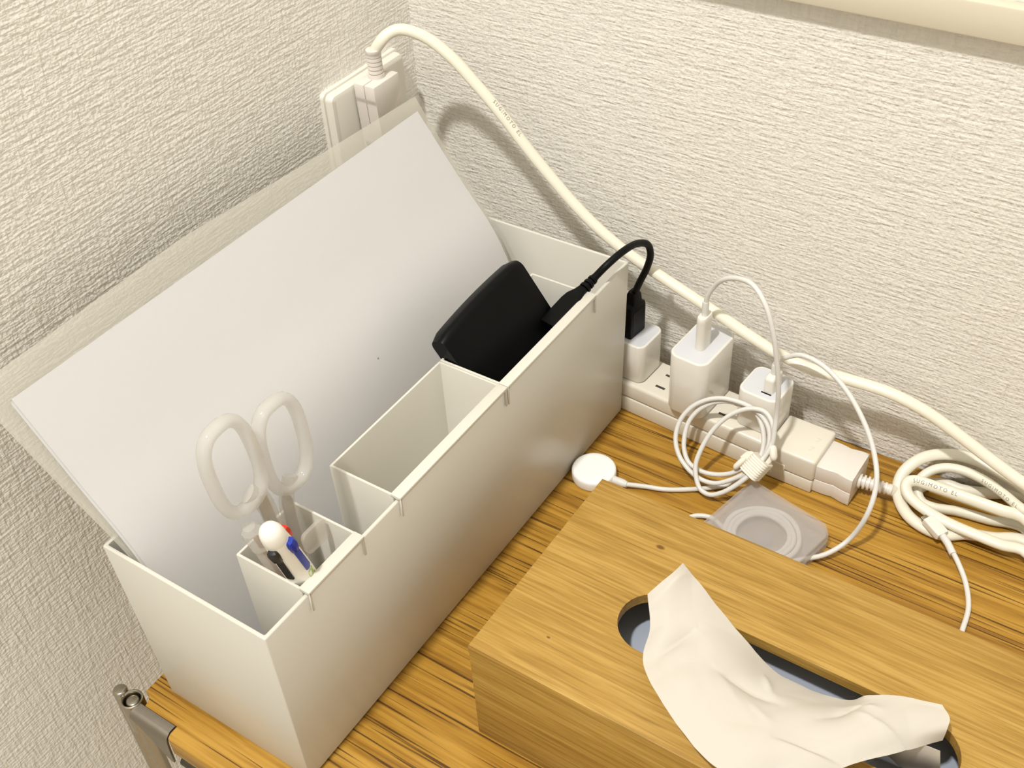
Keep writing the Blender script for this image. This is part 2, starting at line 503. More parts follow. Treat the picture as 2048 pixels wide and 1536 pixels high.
# ================================================================== white file box
def add_tub(bm, x0, x1, y0, y1, z0, z1, t, g, floor_t=0.002, bev=0.0007):
    o = [[(x0 + g*a, y0 + g*a), (x1 - g*a, y0 + g*a), (x1 - g*a, y1 - g*a), (x0 + g*a, y1 - g*a)] for a in (1, 0)]
    i_ = [[(x0 + t + g*a, y0 + t + g*a), (x1 - t - g*a, y0 + t + g*a), (x1 - t - g*a, y1 - t - g*a), (x0 + t + g*a, y1 - t - g*a)] for a in (0, 1)]
    rings = [[(x, y, z0) for x, y in o[0]], [(x, y, z1) for x, y in o[1]], [(x, y, z1) for x, y in i_[0]], [(x, y, z0 + floor_t) for x, y in i_[1]]]
    add_rings(bm, rings, True, True)
    bmesh.ops.bevel(bm, geom=list(bm.edges), offset=bev, segments=2, affect='EDGES', profile=0.5)
bm = bmesh.new()
add_tub(bm, 0.0, 0.1030, -0.3200, 0.0, 0.0012, 0.1207, 0.0021, 0.0023)
for (x, y) in ((0.008, -0.31), (0.095, -0.31), (0.008, -0.01), (0.095, -0.01)):
    add_prism(bm, x, y, 0.004, 0.004, 0.003, 0.0, 0.0014, 0.0002)
tag(put('file_box', bm, 'white_pp'), 'long white plastic file box standing on the shelf along the left wall', 'box')

# ================================================================== hanging pockets
def pocket(y0, y1, label):
    root = tag(empty('hanging_pocket', (0.08, (y0 + y1) / 2, 0.024)), label, 'pocket', 'pockets hung on the rim of the file box')
    bm = bmesh.new(); add_tub(bm, 0.0603, 0.0999, y0, y1, 0.0235, 0.1232, 0.0014, 0.0010, 0.0015, 0.0004)
    put('body', bm, 'white_pocket', root)
    bm = bmesh.new()
    add_box(bm, (0.0984, y0, 0.1213), (0.1046, y1, 0.1236), 0.0005, 2)
    add_box(bm, (0.1033, y0, 0.1105), (0.1046, y0 + 0.0014, 0.1225), 0.0003, 1)
    add_box(bm, (0.1033, y1 - 0.0014, 0.1105), (0.1043, y1, 0.1225), 0.0003, 1)
    put('hook', bm, 'white_pocket', root)
    return root
pocket(-0.2925, -0.2535, 'small square white pocket holding the scissors and pens')
pocket(-0.2265, -0.1340, 'empty white rectangular pocket in the middle of the file box')
pocket(-0.1336, -0.0410, 'white rectangular pocket at the far end holding the black device')

# ================================================================== sleeve and papers
def sheet_prof(s):
    """profile of the leaning sheets: s = 0 at the foot, 1 at the page's upper edge"""
    pts = [(0.0585, 0.0062), (0.0400, 0.0640), (0.0190, 0.1207), (-0.0060, 0.1545), (-0.0338, 0.1935)]
    P = smooth_path([Vector((x, 0, z)) for x, z in pts], 12)
    L = [0.0]
    for i in range(1, len(P)): L.append(L[-1] + (P[i] - P[i-1]).length)
    S = s * L[-1]
    for i in range(1, len(P)):
        if L[i] >= S or i == len(P) - 1:
            f = (S - L[i-1]) / (L[i] - L[i-1]); q = P[i-1].lerp(P[i], f); t = (P[i] - P[i-1]).normalized()
            return q, Vector((t.z, 0, -t.x)), L[-1]
def sheet(bm, ya, yb, s0, s1f, off, ny=24, ns=24, ya2=None, yb2=None):
    vv = []
    for i in range(ny + 1):
        f = i / ny; s1 = s1f(f); row = []
        for j in range(ns + 1):
            g = j / ns; s = s0 + (s1 - s0) * g
            q, nrm, _ = sheet_prof(s)
            k = max(0.0, (s - 0.55) / 0.5)
            yl = ya + ((ya2 if ya2 is not None else ya) - ya) * min(k, 1.2); yr = yb + ((yb2 if yb2 is not None else yb) - yb) * min(k, 1.2)
            row.append(bm.verts.new(q + nrm * off + Vector((0, yl + (yr - yl) * f, 0))))
        vv.append(row)
    for i in range(ny):
        for j in range(ns): bm.faces.new((vv[i][j], vv[i+1][j], vv[i+1][j+1], vv[i][j+1]))
    solid(bm, 0.00025)
PL = sheet_prof(1)[2]
pr_ = tag(empty('paper_stack', (0.0585, -0.166, 0.006)), 'white sheets of paper inside the clear sleeve, leaning back from the box', 'paper')
for k, (dy, top_) in enumerate(((0.0, 1.0), (-0.0012, 0.992), (-0.0008, 0.996))):
    bm = bmesh.new(); sheet(bm, -0.3150 + dy, -0.0165 + dy, 0.02, lambda f, t=top_: t, 0.0 - 0.0006 * k)
    put('sheet', bm, 'paper', pr_, 60)
bm = bmesh.new()                              # faint shapes showing through the sheet, one dark speck
def on_sheet(px, py):
    # solve for the spot of the front sheet seen there
    best = None
    for j in range(0, 401):
        q, nrm, _ = sheet_prof(j / 400)
        d = r_ * ((px - 1024) / FPX) + d_ * ((py - 768) / FPX) + f_
        k = (q.x - CAM.x) / d.x; p = CAM + d * k; e = abs(p.z - q.z)
        if best is None or e < best[0]: best = (e, p, nrm)
    return best[1], best[2]
p, nrm = on_sheet(756, 717)
add_box(bm, p - Vector((0.0005, 0.0004, 0.0004)), p + Vector((0.0003, 0.0004, 0.0005)))
put('ink_speck', bm, 'speck', pr_, 0)
sl = empty('document_sleeve', (0.0590, -0.166, 0.005)); tag(sl, 'frosted clear plastic document sleeve leaning out of the file box', 'sleeve')
def sl_top(f):
    P = [(0, 0.0125), (0.4, 0.0160), (0.78, 0.0105), (1, 0.0078)]
    for (a, va), (b, vb) in zip(P, P[1:]):
        if f <= b: return 1 + (va + (vb - va) * (f - a) / (b - a)) / PL
    return 1 + P[-1][1] / PL
for nm, off in (('back_film', -0.0026), ('front_film', 0.0012)):
    bm = bmesh.new(); sheet(bm, -0.3174, -0.0125, 0.0, sl_top, off, 30, 24, -0.3258, -0.0095)
    if nm == 'back_film': put(nm, bm, 'sleeve', sl, 60)
    else:
        # the front film is cut short at the opening
        put(nm, bm, clear('clear_film', (224, 220, 212), 0.90, 0.2), sl, 60)

# ================================================================== black device and its cable
TL, TR = at(879, 681, z=0.1385), at(1038, 516, z=0.1490)
TL = TL + (TR - TL) * 0.012
xa = (TR - TL); wdt = xa.length; xa.normalize()
dn = Vector((0.50, 0, -0.866)); dn = (dn - xa * dn.dot(xa)).normalized()
nf = xa.cross(dn); nf = nf if nf.x > 0 else -nf
dev = tag(empty('electronic_device', (0.085, -0.1, 0.095)), 'black pillow-shaped electronic device tilted in the far pocket', 'device')
bm = bmesh.new()
HD, TH = 0.0600, 0.0150
secs = []
N_ = 12
for i in range(N_ + 1):
    u = i / N_; e = min(u, 1 - u)
    rr = 0.0 if e > 0.06 else (1 - e / 0.06)
    ins = 0.0012 * rr ** 2
    bow = -0.0016 * (1 - (2 * u - 1) ** 2)
    ring = []
    for (cd_, ct) in rrect(0, 0, HD / 2 - ins, TH / 2 - ins, 0.0046, 6):
        sgn = 1 if ct > 0 else -1
        # fuller in the middle of the face
        ct2 = ct * (0.82 + 0.18 * math.cos(cd_ / (HD / 2) * 1.2))
        ring.append(TL + xa * (u * wdt) + dn * (HD / 2 + cd_ + bow * (cd_ < 0)) + nf * (ct2 - TH / 2 + 0.0015))
    secs.append(ring)
add_rings(bm, secs)
put('body', bm, 'black', dev, 50)
cb = tag(empty('usb_cable', (0.10, 0.014, 0.0545)), 'short black USB cable arching from the black device to the charger behind the box', 'cable')
p0 = at(1096, 655, z=0.1140); p1 = at(1167, 579, z=0.1235)
ax = (p1 - p0).normalized()
bm = bmesh.new()
sideu = Vector((0, 0, 1)); sideu = (sideu - ax * sideu.dot(ax)).normalized()
L_ = (p1 - p0).length
prof = [(0, .55), (.02, .95), (.06, 1), (.62, 1), (.75, .92), (.9, .62), (1, .5)]
rings = []
for t, s in prof:
    c = p0.lerp(p1, t); b = ax.cross(sideu)
    rings.append([c + sideu * y + b * x for x, y in rrect(0, 0, 0.0060 * s, 0.0037 * (0.4 + .6 * s), 0.0014, 4)])
add_rings(bm, rings)
put('micro_plug', bm, 'black', cb, 40)
bm = bmesh.new()
e0 = p1 + ax * 0.012
for k in range(3):
    c = p1 + ax * (0.0005 + k * 0.0033)
    add_lathe(bm, [(0.0024, 0), (0.0036 - .0003*k, 0.0003), (0.0036 - .0003*k, 0.0020), (0.0024, 0.0023), (0.0024, 0.0036)], c, ax, 14)
put('strain_relief', bm, 'black', cb)
uc = Vector((0.0985, 0.0155, 0))
path = smooth_path([p1, p1 + ax * 0.010, at(1213, 531, z=0.1335), at(1247, 502, y=-0.012), at(1275, 487, y=0.003), at(1295, 489, y=0.012), at(1301, 508, y=0.015), at(1294, 535, y=0.0155), at(1279, 565, y=0.0155), uc + Vector((0, 0, 0.084))], 8)
bm = bmesh.new(); add_tube(bm, path, 0.0022); put('cord', bm, 'blackcable', cb)
bm = bmesh.new()
sm = Matrix.Translation(uc) @ Matrix.Rotation(math.radians(-8), 4, 'Z') @ Matrix.Translation(-uc)
rings = []
for z, hx, hy in ((0.0545, .0039, .0079), (0.0555, .0041, .0081), (0.0745, .0041, .0081), (0.0775, .0040, .0072), (0.0790, .0036, .0048), (0.0850, .0032, .0042), (0.0870, .0026, .0030)):
    rings.append([sm @ Vector((x, y, z)) for x, y in rrect(uc.x, uc.y, hx, hy, 0.0012, 4)])
add_rings(bm, rings)
pl = put('usb_plug', bm, 'black', cb, 40)
bm = bmesh.new(); add_box(bm, (uc.x + 0.0039, uc.y - 0.0058, 0.0575), (uc.x + 0.0043, uc.y + 0.0058, 0.0740), 0.00015, 1, sm)
put('grip_panel', bm, 'black', pl)

# ================================================================== scissors
sx = 0.0745
sc_ = tag(empty('scissors', (sx, -0.2725, 0.028)), 'scissors with clear plastic loop handles standing in the small pocket', 'scissors')
def loop_path(cy, cz, hw, hh, tilt, n=40):
    out = []
    for k in range(n):
        a = 2 * math.pi * k / n
        ca, sa = math.cos(a), math.sin(a)
        y = hw * math.copysign(abs(ca) ** 0.72, ca); z = hh * math.copysign(abs(sa) ** 0.72, sa)
        out.append((cy + y * math.cos(tilt) - z * math.sin(tilt), cz + y * math.sin(tilt) + z * math.cos(tilt)))
    return out
def handle(cy, cz, tilt, side, dx):
    def lean(y, z): return Vector((sx + dx - 0.10 * (z - 0.12), y, z))
    bm = bmesh.new()
    add_tube(bm, [lean(y, z) for y, z in loop_path(cy, cz, 0.0125, 0.0228, tilt)], 0.0036, 0.0030, 12, closed=True, up=(1, 0, 0), flat=True)
    # shank from the loop's foot down to the pivot
    foot = (cy - side * 0.006, cz - 0.021)
    path = smooth_path([lean(foot[0] + side * 0.004, foot[1] + 0.004), lean(foot[0] - side * 0.002, foot[1] - 0.006), lean(-0.2725 + side * 0.0055, 0.124), lean(-0.2725 + side * 0.004, 0.104)], 6)
    add_tube(bm, path, 0.0024, 0.0046, 10, up=(1, 0, 0), flat=True)
    h = put('handle', bm, 'acrylic', sc_, 60)
    bm = bmesh.new()
    pts = [(foot[0] - side * 0.001, foot[1] - 0.002), (foot[0] - side * 0.0045, foot[1] - 0.004), (-0.2725 + side * 0.0020, 0.118), (-0.2725 + side * 0.002, 0.100), (-0.2725 - side * 0.001, 0.045), (-0.2725 + side * 0.0055, 0.075), (-0.2725 + side * 0.0075, 0.108), (foot[0] + side * 0.001, foot[1] - 0.008)]
    add_rings(bm, [[lean(y, z) + Vector((o, 0, 0)) for y, z in pts] for o in (-0.0005, 0.0005)])
    put('blade', bm, 'steel', sc_, 30)
handle(-0.2868, 0.1795, math.radians(2), -1, 0.0012)
handle(-0.2573, 0.1675, math.radians(-3), 1, -0.0012)
bm = bmesh.new(); add_lathe(bm, [(0.003, -0.003), (0.0032, -0.0025), (0.0032, 0.0025), (0.003, 0.003)], (sx + 0.002, -0.2725, 0.104), (1, 0, 0), 14)
put('pivot_screw', bm, 'steel', sc_)
bm = bmesh.new()
add_prism(bm, 0, 0, 0.0062, 0.0075, 0.003, -0.0012, 0.0012, 0.0004, mat=Matrix.Translation((0.0830, -0.2640, 0.121)) @ Matrix.Rotation(math.radians(84), 4, 'Y'))
put('blade_guard', bm, 'acrylic2', sc_)

# ================================================================== pens
pt = tag(empty('ballpoint_pen', (0.0950, -0.2590, 0.027)), 'white multicolour ballpoint pen with blue and black sliders in the small pocket', 'pen')
B0 = Vector((0.0935, -0.2600, 0.0270)); T0 = Vector((0.0921, -0.2935, 0.1565))
pa = (T0 - B0).normalized(); PLn = (T0 - B0).length
tocam = (CAM - T0); tocam = (tocam - pa * tocam.dot(pa)).normalized()
psd = pa.cross(tocam)
bm = bmesh.new()
add_lathe(bm, [(0.0008, 0), (0.0022, 0.008), (0.0050, 0.018), (0.0062, 0.03), (0.0066, PLn - 0.035), (0.0062, PLn - 0.012), (0.0057, PLn - 0.004)], B0, pa, 24)
put('barrel', bm, 'pen_white', pt)
bm = bmesh.new()
add_lathe(bm, [(0.0054, -0.001), (0.0057, 0.001), (0.0057, 0.004), (0.0053, 0.0078), (0.0042, 0.0105), (0.0024, 0.0121), (0.0006, 0.0126)], T0 - pa * 0.006, pa, 24)
put('end_cap', bm, 'pen_white', pt)
def slider(name, mat_s, ang):
    dr = (tocam * math.cos(ang) + psd * math.sin(ang)); sd = pa.cross(dr)
    bm = bmesh.new()                                   # the slot cut for the slider
    c0 = T0 - pa * 0.0290 + dr * 0.00625; c1 = T0 - pa * 0.0085 + dr * 0.0058
    rings = []
    for t in (0, .04, .2, .9, 1):
        wv = 0.0012 if t in (0,) else (0.0019)
        c = c0.lerp(c1, t)
        rings.append([c + sd * x + dr * y for x, y in ((-wv, -0.001), (wv, -0.001), (wv, 0.00045), (-wv, 0.00045))])
    add_rings(bm, rings)
    s = put('slider_slot', bm, mat_s if mat_s != 'pen_red' else 'pen_red', pt, 30)
    bm = bmesh.new()
    c = T0 - pa * 0.0085 + dr * 0.0062
    rings = []
    for t, wv, hh in ((-0.0048, .0015, .0004), (-0.0034, .0023, .0016), (0.0012, .0025, .0021), (0.0036, .0021, .0014), (0.0041, .0014, .0002)):
        rings.append([c + pa * t + sd * x + dr * y for x, y in ((-wv, -0.0012), (wv, -0.0012), (wv, hh * .6), (wv * .5, hh), (-wv * .5, hh), (-wv, hh * .6))])
    add_rings(bm, rings)
    put(name, bm, mat_s, s, 30)
slider('slider_button', 'pen_blue', math.radians(42))
slider('slider_button', 'pen_black', math.radians(-48))
slider('slider_button', 'pen_red', math.radians(125))
bm = bmesh.new()
dr0 = math.radians(42)
for k, (t, a, rr) in enumerate(((0.033, -0.10, 0.0016), (0.035, 0.06, 0.0011), (0.031, 0.10, 0.0009), (0.0365, -0.2, 0.0008))):
    for q in range(9):
        pass
    path = []
    for q in range(14):
        an = 2 * math.pi * q / 14
        aa = dr0 + a + rr * math.cos(an) / 0.0066
        dr = tocam * math.cos(aa) + psd * math.sin(aa)
        path.append(T0 - pa * (t + rr * 1.6 * math.sin(an)) + dr * 0.00668)
    add_tube(bm, path, 0.00022, n=5, closed=True)
put('leaf_print', bm, 'pen_green', pt)

ct = tag(empty('gel_pen', (0.078, -0.262, 0.027)), 'clear plastic pen with a transparent end beside the white pen', 'pen')
B1 = Vector((0.0870, -0.2690, 0.0270)); T1 = at(502, 1060, z=0.1475)
qa = (T1 - B1).normalized(); QL = (T1 - B1).length
bm = bmesh.new(); add_lathe(bm, [(0.001, 0), (0.003, 0.01), (0.0043, 0.02), (0.0043, QL - 0.014), (0.0036, QL - 0.0125)], B1, qa, 18)
put('barrel', bm, 'acrylic2', ct)
bm = bmesh.new(); add_lathe(bm, [(0.0036, QL - 0.0125), (0.0049, QL - 0.0115), (0.0053, QL - 0.003), (0.0047, QL), (0.003, QL + 0.0025), (0.0008, QL + 0.0034)], B1, qa, 10)
put('cap', bm, 'acrylic', ct, 20)
bm = bmesh.new(); add_lathe(bm, [(0.0012, 0.012), (0.0014, 0.02), (0.0014, QL - 0.006), (0.001, QL - 0.005)], B1, qa, 10)
put('refill', bm, plain('brown_refill', (150, 118, 92), 0.4), ct)

# ================================================================== wall outlet
ol = tag(empty('wall_outlet', (XW, -0.009, 0.145)), 'white wall socket plate on the left wall behind the sleeve', 'outlet')
bm = bmesh.new()
pm = Matrix.Translation((XW, -0.009, 0.1445)) @ Matrix.Rotation(math.radians(90), 4, 'Y')
add_prism(bm, 0, 0, 0.060, 0.0355, 0.004, 0.0, 0.0085, 0.003, mat=pm)
put('cover_plate', bm, 'outlet', ol)
bm = bmesh.new(); add_prism(bm, 0, 0, 0.0615, 0.037, 0.004, -0.0005, 0.0030, 0.0008, mat=pm)
put('back_frame', bm, 'outlet', ol)
bm = bmesh.new(); add_prism(bm, 0, 0, 0.034, 0.0125, 0.001, 0.008, 0.0098, 0.0004, mat=pm)
so = put('socket_insert', bm, 'outlet', ol)
bm = bmesh.new(); add_box(bm, (XW + 0.0092, -0.0150, 0.118), (XW + 0.0100, -0.0135, 0.125)); add_box(bm, (XW + 0.0092, -0.0030, 0.118), (XW + 0.0100, -0.0015, 0.125))
put('socket_slot', bm, 'slot', so, 0)

# ================================================================== extension cord
ext = tag(empty('extension_cord', (0.3, 0.0, 0.0)), 'thick cream extension cord running down the wall and coiled beside the power strip', 'cord')
# plug on the wall
PX0, PX1 = XW + 0.0095, -0.0585
pyc, pzt = -0.0128, 0.2063
bm = bmesh.new()
outl = [(-0.0122, 0.0), (-0.0122, -0.0095), (-0.0108, -0.0125), (-0.0112, -0.0400), (0.0112, -0.0400), (0.0108, -0.0125), (0.0122, -0.0095), (0.0122, 0.0)]
for xa0, xb0 in ((PX0, (PX0 + PX1) / 2 - 0.00015), ((PX0 + PX1) / 2 + 0.00015, PX1)):
    b2 = bmesh.new()
    add_rings(b2, [[(x, pyc + y, pzt + z) for y, z in outl] for x in (xa0, xb0)])
    bmesh.ops.bevel(b2, geom=list(b2.edges), offset=0.0009, segments=2, affect='EDGES', profile=0.5)
    tmp = bpy.data.meshes.new('t'); b2.to_mesh(tmp); b2.free(); bm.from_mesh(tmp); bpy.data.meshes.remove(tmp)
put('plug', bm, 'white_plug', ext)
bx, by = -0.0668, pyc + 0.0010
bm = bmesh.new()
prof = [(0.0052, -0.002), (0.0052, 0.0025)]
z = 0.0025
for k in range(5):
    prof += [(0.0040, z), (0.0040, z + 0.0006), (0.0047, z + 0.0007), (0.0046, z + 0.0025)]; z += 0.0026
prof += [(0.0047, z), (0.0046, z + 0.002), (0.0040, z + 0.0022)]
add_lathe(bm, prof, (bx, by, pzt), (0, 0, 1), 18)
put('plug_boot', bm, 'white_plug', ext, 50)
CA, CB = 0.0026, 0.0036          # oval cord: half thickness, half width
zb_ = pzt + 0.0150
wallrun = [Vector((bx, by, zb_ - 0.006)), Vector((bx, by + .0003, zb_ - 0.001)), at(762, 82, y=-0.0088), at(779, 66, y=-0.0040), at(803, 59, y=0.001), at(850, 74, y=0.007), at(900, 112, y=0.0105), at(950, 166, y=0.013), at(1000, 225, y=0.0150),
           at(1052, 293, y=0.0165), at(1100, 352, y=0.018), at(1150, 410, y=0.019), at(1200, 460, y=0.020), at(1255, 506, y=0.021), at(1315, 548, y=0.022), at(1380, 591, y=0.022), at(1440, 631, y=0.022),
           at(1500, 672, y=0.022), at(1560, 709, y=0.022), at(1620, 737, y=0.022), at(1700, 760, y=0.022), at(1780, 786, y=0.023), at(1850, 822, y=0.024), at(1920, 872, y=0.024), at(1985, 922, y=0.023), at(2055, 972, y=0.021)]
def rg(cx, cy): return (1740 + cx * 0.18225, 860 + cy * 0.18225)
def cp(cx, cy, z): return at(*rg(cx, cy), z=z)
# loops lying on the shelf: out of frame to the right they turn back
XR = 0.43
loops = [Vector((0.37, 0.018, 0.032)), Vector((0.41, 0.008, 0.025)), Vector((0.43, -0.008, 0.020)), Vector((0.425, -0.022, 0.018)), Vector((0.40, -0.028, 0.016)),
         # arch S5/S1 outer: comes back left along the wall
         ]
loops = [Vector((0.385, 0.0175, 0.030)), Vector((0.425, 0.010, 0.024)), Vector((0.445, -0.006, 0.018)), Vector((0.430, -0.024, 0.012)),
         cp(1690, 1215, 0.0045), cp(1350, 1185, 0.0042), cp(1050, 1140, 0.0042), cp(800, 1150, 0.0042), cp(600, 1075, 0.0044), cp(430, 950, 0.005), cp(335, 800, 0.006), cp(305, 640, 0.009), cp(350, 490, 0.014), cp(440, 390, 0.018), cp(560, 315, 0.021), cp(700, 275, 0.0225), cp(850, 268, 0.023), cp(1000, 288, 0.023), cp(1200, 350, 0.023), cp(1450, 480, 0.022), cp(1690, 640, 0.021),
         Vector((0.390, 0.006, 0.020)), Vector((0.425, -0.004, 0.016)), Vector((0.432, -0.020, 0.012)), Vector((0.405, -0.032, 0.010)),
         cp(1690, 1325, 0.0090), cp(1450, 1262, 0.0090), cp(1200, 1165, 0.0092), cp(900, 1040, 0.0096), cp(700, 935, 0.0105), cp(520, 810, 0.012), cp(425, 715, 0.0135), cp(395, 640, 0.0155), cp(418, 575, 0.0175), cp(500, 558, 0.0185), cp(620, 592, 0.0187), cp(800, 655, 0.0187), cp(1000, 725, 0.0187), cp(1250, 815, 0.0187), cp(1450, 885, 0.0187), cp(1690, 965, 0.0185),
         Vector((0.385, -0.012, 0.018)), Vector((0.415, -0.012, 0.020)), Vector((0.420, 0.000, 0.022)), Vector((0.395, 0.006, 0.022)),
         cp(1690, 880, 0.0215), cp(1450, 690, 0.0215), cp(1250, 550, 0.0215), cp(1050, 455, 0.021), cp(870, 415, 0.020), cp(720, 430, 0.018), cp(600, 490, 0.015), cp(530, 570, 0.0115), cp(520, 680, 0.008), cp(570, 790, 0.0055), cp(700, 850, 0.0046), cp(950, 890, 0.0042), cp(1300, 985, 0.0042), cp(1690, 1085, 0.0042),
         Vector((0.385, -0.020, 0.0042)), Vector((0.412, -0.014, 0.0042)), Vector((0.415, 0.000, 0.0042)), Vector((0.390, 0.010, 0.0042)),
         cp(1690, 740, 0.0042), cp(1250, 690, 0.0042), cp(1000, 655, 0.0042), cp(820, 590, 0.0042), cp(650, 590, 0.0042), cp(450, 680, 0.0046), cp(260, 668, 0.0085), cp(205, 650, 0.0100)]
full = smooth_path(wallrun + loops, 6)
bm = bmesh.new(); add_tube(bm, full, CA + 0.0003, CB, 14, up=(0, -1, 0))
put('cord', bm, 'cord', ext, 60)
# print on the cord
def arc_len_to(path, target):
    L, best = 0.0, (1e9, 0)
    for i in range(1, len(path)):
        L += (path[i] - path[i-1]).length
        e = (path[i] - target).length
        if e < best[0]: best = (e, L)
    return best[1]
def face_angle(path, s0, bias=0.0):
    T, Nn = frames(path, False, (0, -1, 0)); L = 0
    for i in range(1, len(path)):
        L += (path[i] - path[i-1]).length
        if L >= s0:
            c = (CAM - path[i]).normalized(); b = T[i].cross(Nn[i])
            return math.atan2(c.dot(Nn[i]), c.dot(b)) + bias
for (tg, bias, fl) in ((at(985, 203, y=0.014), 0.55, False), (cp(470, 565, 0.0187), 0.0, False), (cp(1250, 550, 0.0215), 0.2, True)):
    s0 = arc_len_to(full, tg)
    bm = bmesh.new()
    print_on_tube(bm, full, s0, 'SUGIMOTO EL', 0.0030, CA + 0.0003, CB, (0, -1, 0), face_angle(full, s0, bias), flip=fl)
    put('cord_print', bm, 'print', ext, 0)
# boot and connector at the strip end
s_end = full[-1]
c0 = Vector((0.2600, 0.0055, 0.0105))
bm = bmesh.new()
av = (s_end - c0); al = av.length; av.normalize()
prof = [(0.0044, -0.003)]
z = 0.0
nrib = 7
for k in range(nrib):
    rr = 0.0046 - 0.00013 * k
    prof += [(rr, z), (rr, z + al / nrib * 0.52), (0.0032, z + al / nrib * 0.56), (0.0032, z + al / nrib * 0.98)]; z += al / nrib
prof += [(0.0036, al), (0.0034, al + 0.002)]
add_lathe(bm, prof, c0, av, 16)
put('connector_boot', bm, 'white_plug', ext, 50)
bm = bmesh.new()
cm = rot_about((0.2366, 0.0055, 0), math.radians(-1.5))
edge_ = [(v.x, v.y) for v in smooth_path([Vector(p + (0,)) for p in ((0.0, -0.0130), (0.0060, -0.0129), (0.0095, -0.0125), (0.0122, -0.0121), (0.0150, -0.0126), (0.0185, -0.0133), (0.0232, -0.0135))], 3)]
outl = edge_ + [(x, -y) for x, y in reversed(edge_)]
for z0, z1 in ((0.0008, 0.01075), (0.01095, 0.0222)):
    def ins_(i): return [(x + (i if x < 0.0116 else -i) * (1 if x in (0.0, 0.0232) else 0.0), y * (1 - i / 0.013)) for x, y in outl]
    add_rings(bm, [[cm @ Vector((0.2366 + x, 0.0058 + y, z)) for x, y in ins_(i)] for i, z in ((0.0005, z0), (0.00015, z0 + 0.00015), (0, z0 + 0.0005), (0, z1 - 0.0006), (0.0002, z1 - 0.0002), (0.0006, z1))])
put('connector', bm, 'white_plug', ext)

# ================================================================== power strip
S0 = Vector((0.1000, -0.0006, 0.0))             # near left end of the strip as seen past the box
smx = Matrix.Translation(S0) @ Matrix.Rotation(SA, 4, 'Z')
ps = tag(empty('power_strip', (0.15, 0.012, 0.0)), 'white power strip lying on the shelf against the wall', 'power strip')
DP = 0.0330
bm = bmesh.new()
add_box(bm, (-0.060, 0.0, 0.0004), (0.1120, DP, 0.0118), 0.0006, 2, smx)
put('base', bm, 'white_strip', ps)
bm = bmesh.new()
add_box(bm, (-0.060, 0.0003, 0.0120), (0.1118, DP - 0.0003, 0.0242), 0.0022, 3, smx)
tp = put('top_shell', bm, 'white_strip', ps)
for sxx in (-0.04, 0.0235, 0.0700):
    for dy_ in (0.0092, 0.0218):
        bm = bmesh.new(); add_box(bm, (sxx - 0.0034, dy_ - 0.0009, 0.0236), (sxx + 0.0034, dy_ + 0.0009, 0.02432), 0, 1, smx)
        put('socket_slot', bm, 'slot', tp, 0)
bm = bmesh.new(); bl = rot_about((0.22, 0.0, 0), math.radians(-1.5))
add_box(bm, (0.2055, -0.0094, 0.0003), (0.2365, 0.0228, 0.0100), 0.0012, 2, bl)
add_box(bm, (0.2055, -0.0094, 0.0102), (0.2368, 0.0230, 0.0262), 0.0018, 3, bl)
eb = put('end_block', bm, 'white_strip', ps)
bm = bmesh.new(); add_box(bm, (0.2085, -0.0098, 0.0072), (0.2185, -0.0090, 0.0150), 0.0003, 1, bl)
put('latch_tab', bm, 'white_strip', eb)
bm = bmesh.new()
for (x, y) in ((0.2290, 0.0085), (0.2285, -0.0005)):
    for k in range(3):
        add_box(bm, (x + 0.0011 * (k % 2), y + k * 0.0014, 0.0260), (x + 0.0016 + 0.0006 * k, y + k * 0.0014 + 0.0005, 0.02628), 0, 1, bl)
put('moulded_marks', bm, 'emboss', eb, 0)

# ================================================================== chargers
def charger(name, cx, cy, hx, hy, z0, z1, r, label, ang=SA):
    root = tag(empty(name, (cx, cy, z0)), label, 'charger', 'white wall chargers on the power strip')
    mt = rot_about((cx, cy, 0), ang)
    bm = bmesh.new()
    rings = []
    for ins, z in ((0.0012, z0), (0.0004, z0 + 0.0004), (0.0, z0 + 0.0012), (0.0, z1 - 0.0008), (0.0003, z1 - 0.0002), (0.0008, z1), (0.0014, z1), (0.00145, z1 - 0.0004)):
        rings.append([(x, y, z) for x, y in rrect(cx, cy, hx - ins, hy - ins, r - ins, 7)])
    add_rings(bm, rings, mat=mt)
    put('body', bm, 'white_gloss', root, 50)
    bm = bmesh.new()
    rings = [[(x, y, z) for x, y in rrect(cx, cy, hx - 0.0014, hy - 0.0014, r - 0.0014, 7)] for z in (z1 - 0.0012, z1 - 0.0001)]
    add_rings(bm, rings, mat=mt)
    put('port_face', bm, 'charger_face', root, 30)
    return root, mt
Z0 = 0.0244
c1, _ = charger('wall_charger', 0.0990, 0.0165, 0.0145, 0.0135, Z0, 0.0542, 0.0055, 'small white charger half hidden behind the file box with the black plug')
c2, m2 = charger('wall_charger', 0.1495, 0.0110, 0.0132, 0.0205, Z0, 0.0690, 0.0070, 'tall white charger standing highest on the power strip')
c3, m3 = charger('wall_charger', 0.1925, 0.0135, 0.0133, 0.0138, Z0, 0.0525, 0.0058, 'low square white charger beside the coiled thin cable')
bm = bmesh.new(); q = m3 @ Vector((0.1955, 0.0068, 0))
add_box(bm, (0.1930, 0.0048, 0.0522), (0.1996, 0.0057, 0.05262), 0, 1, m3)  # black strip painted in as the shadow along the plug's near bottom edge
put('plug_shadow_strip', bm, 'black', c3, 0)

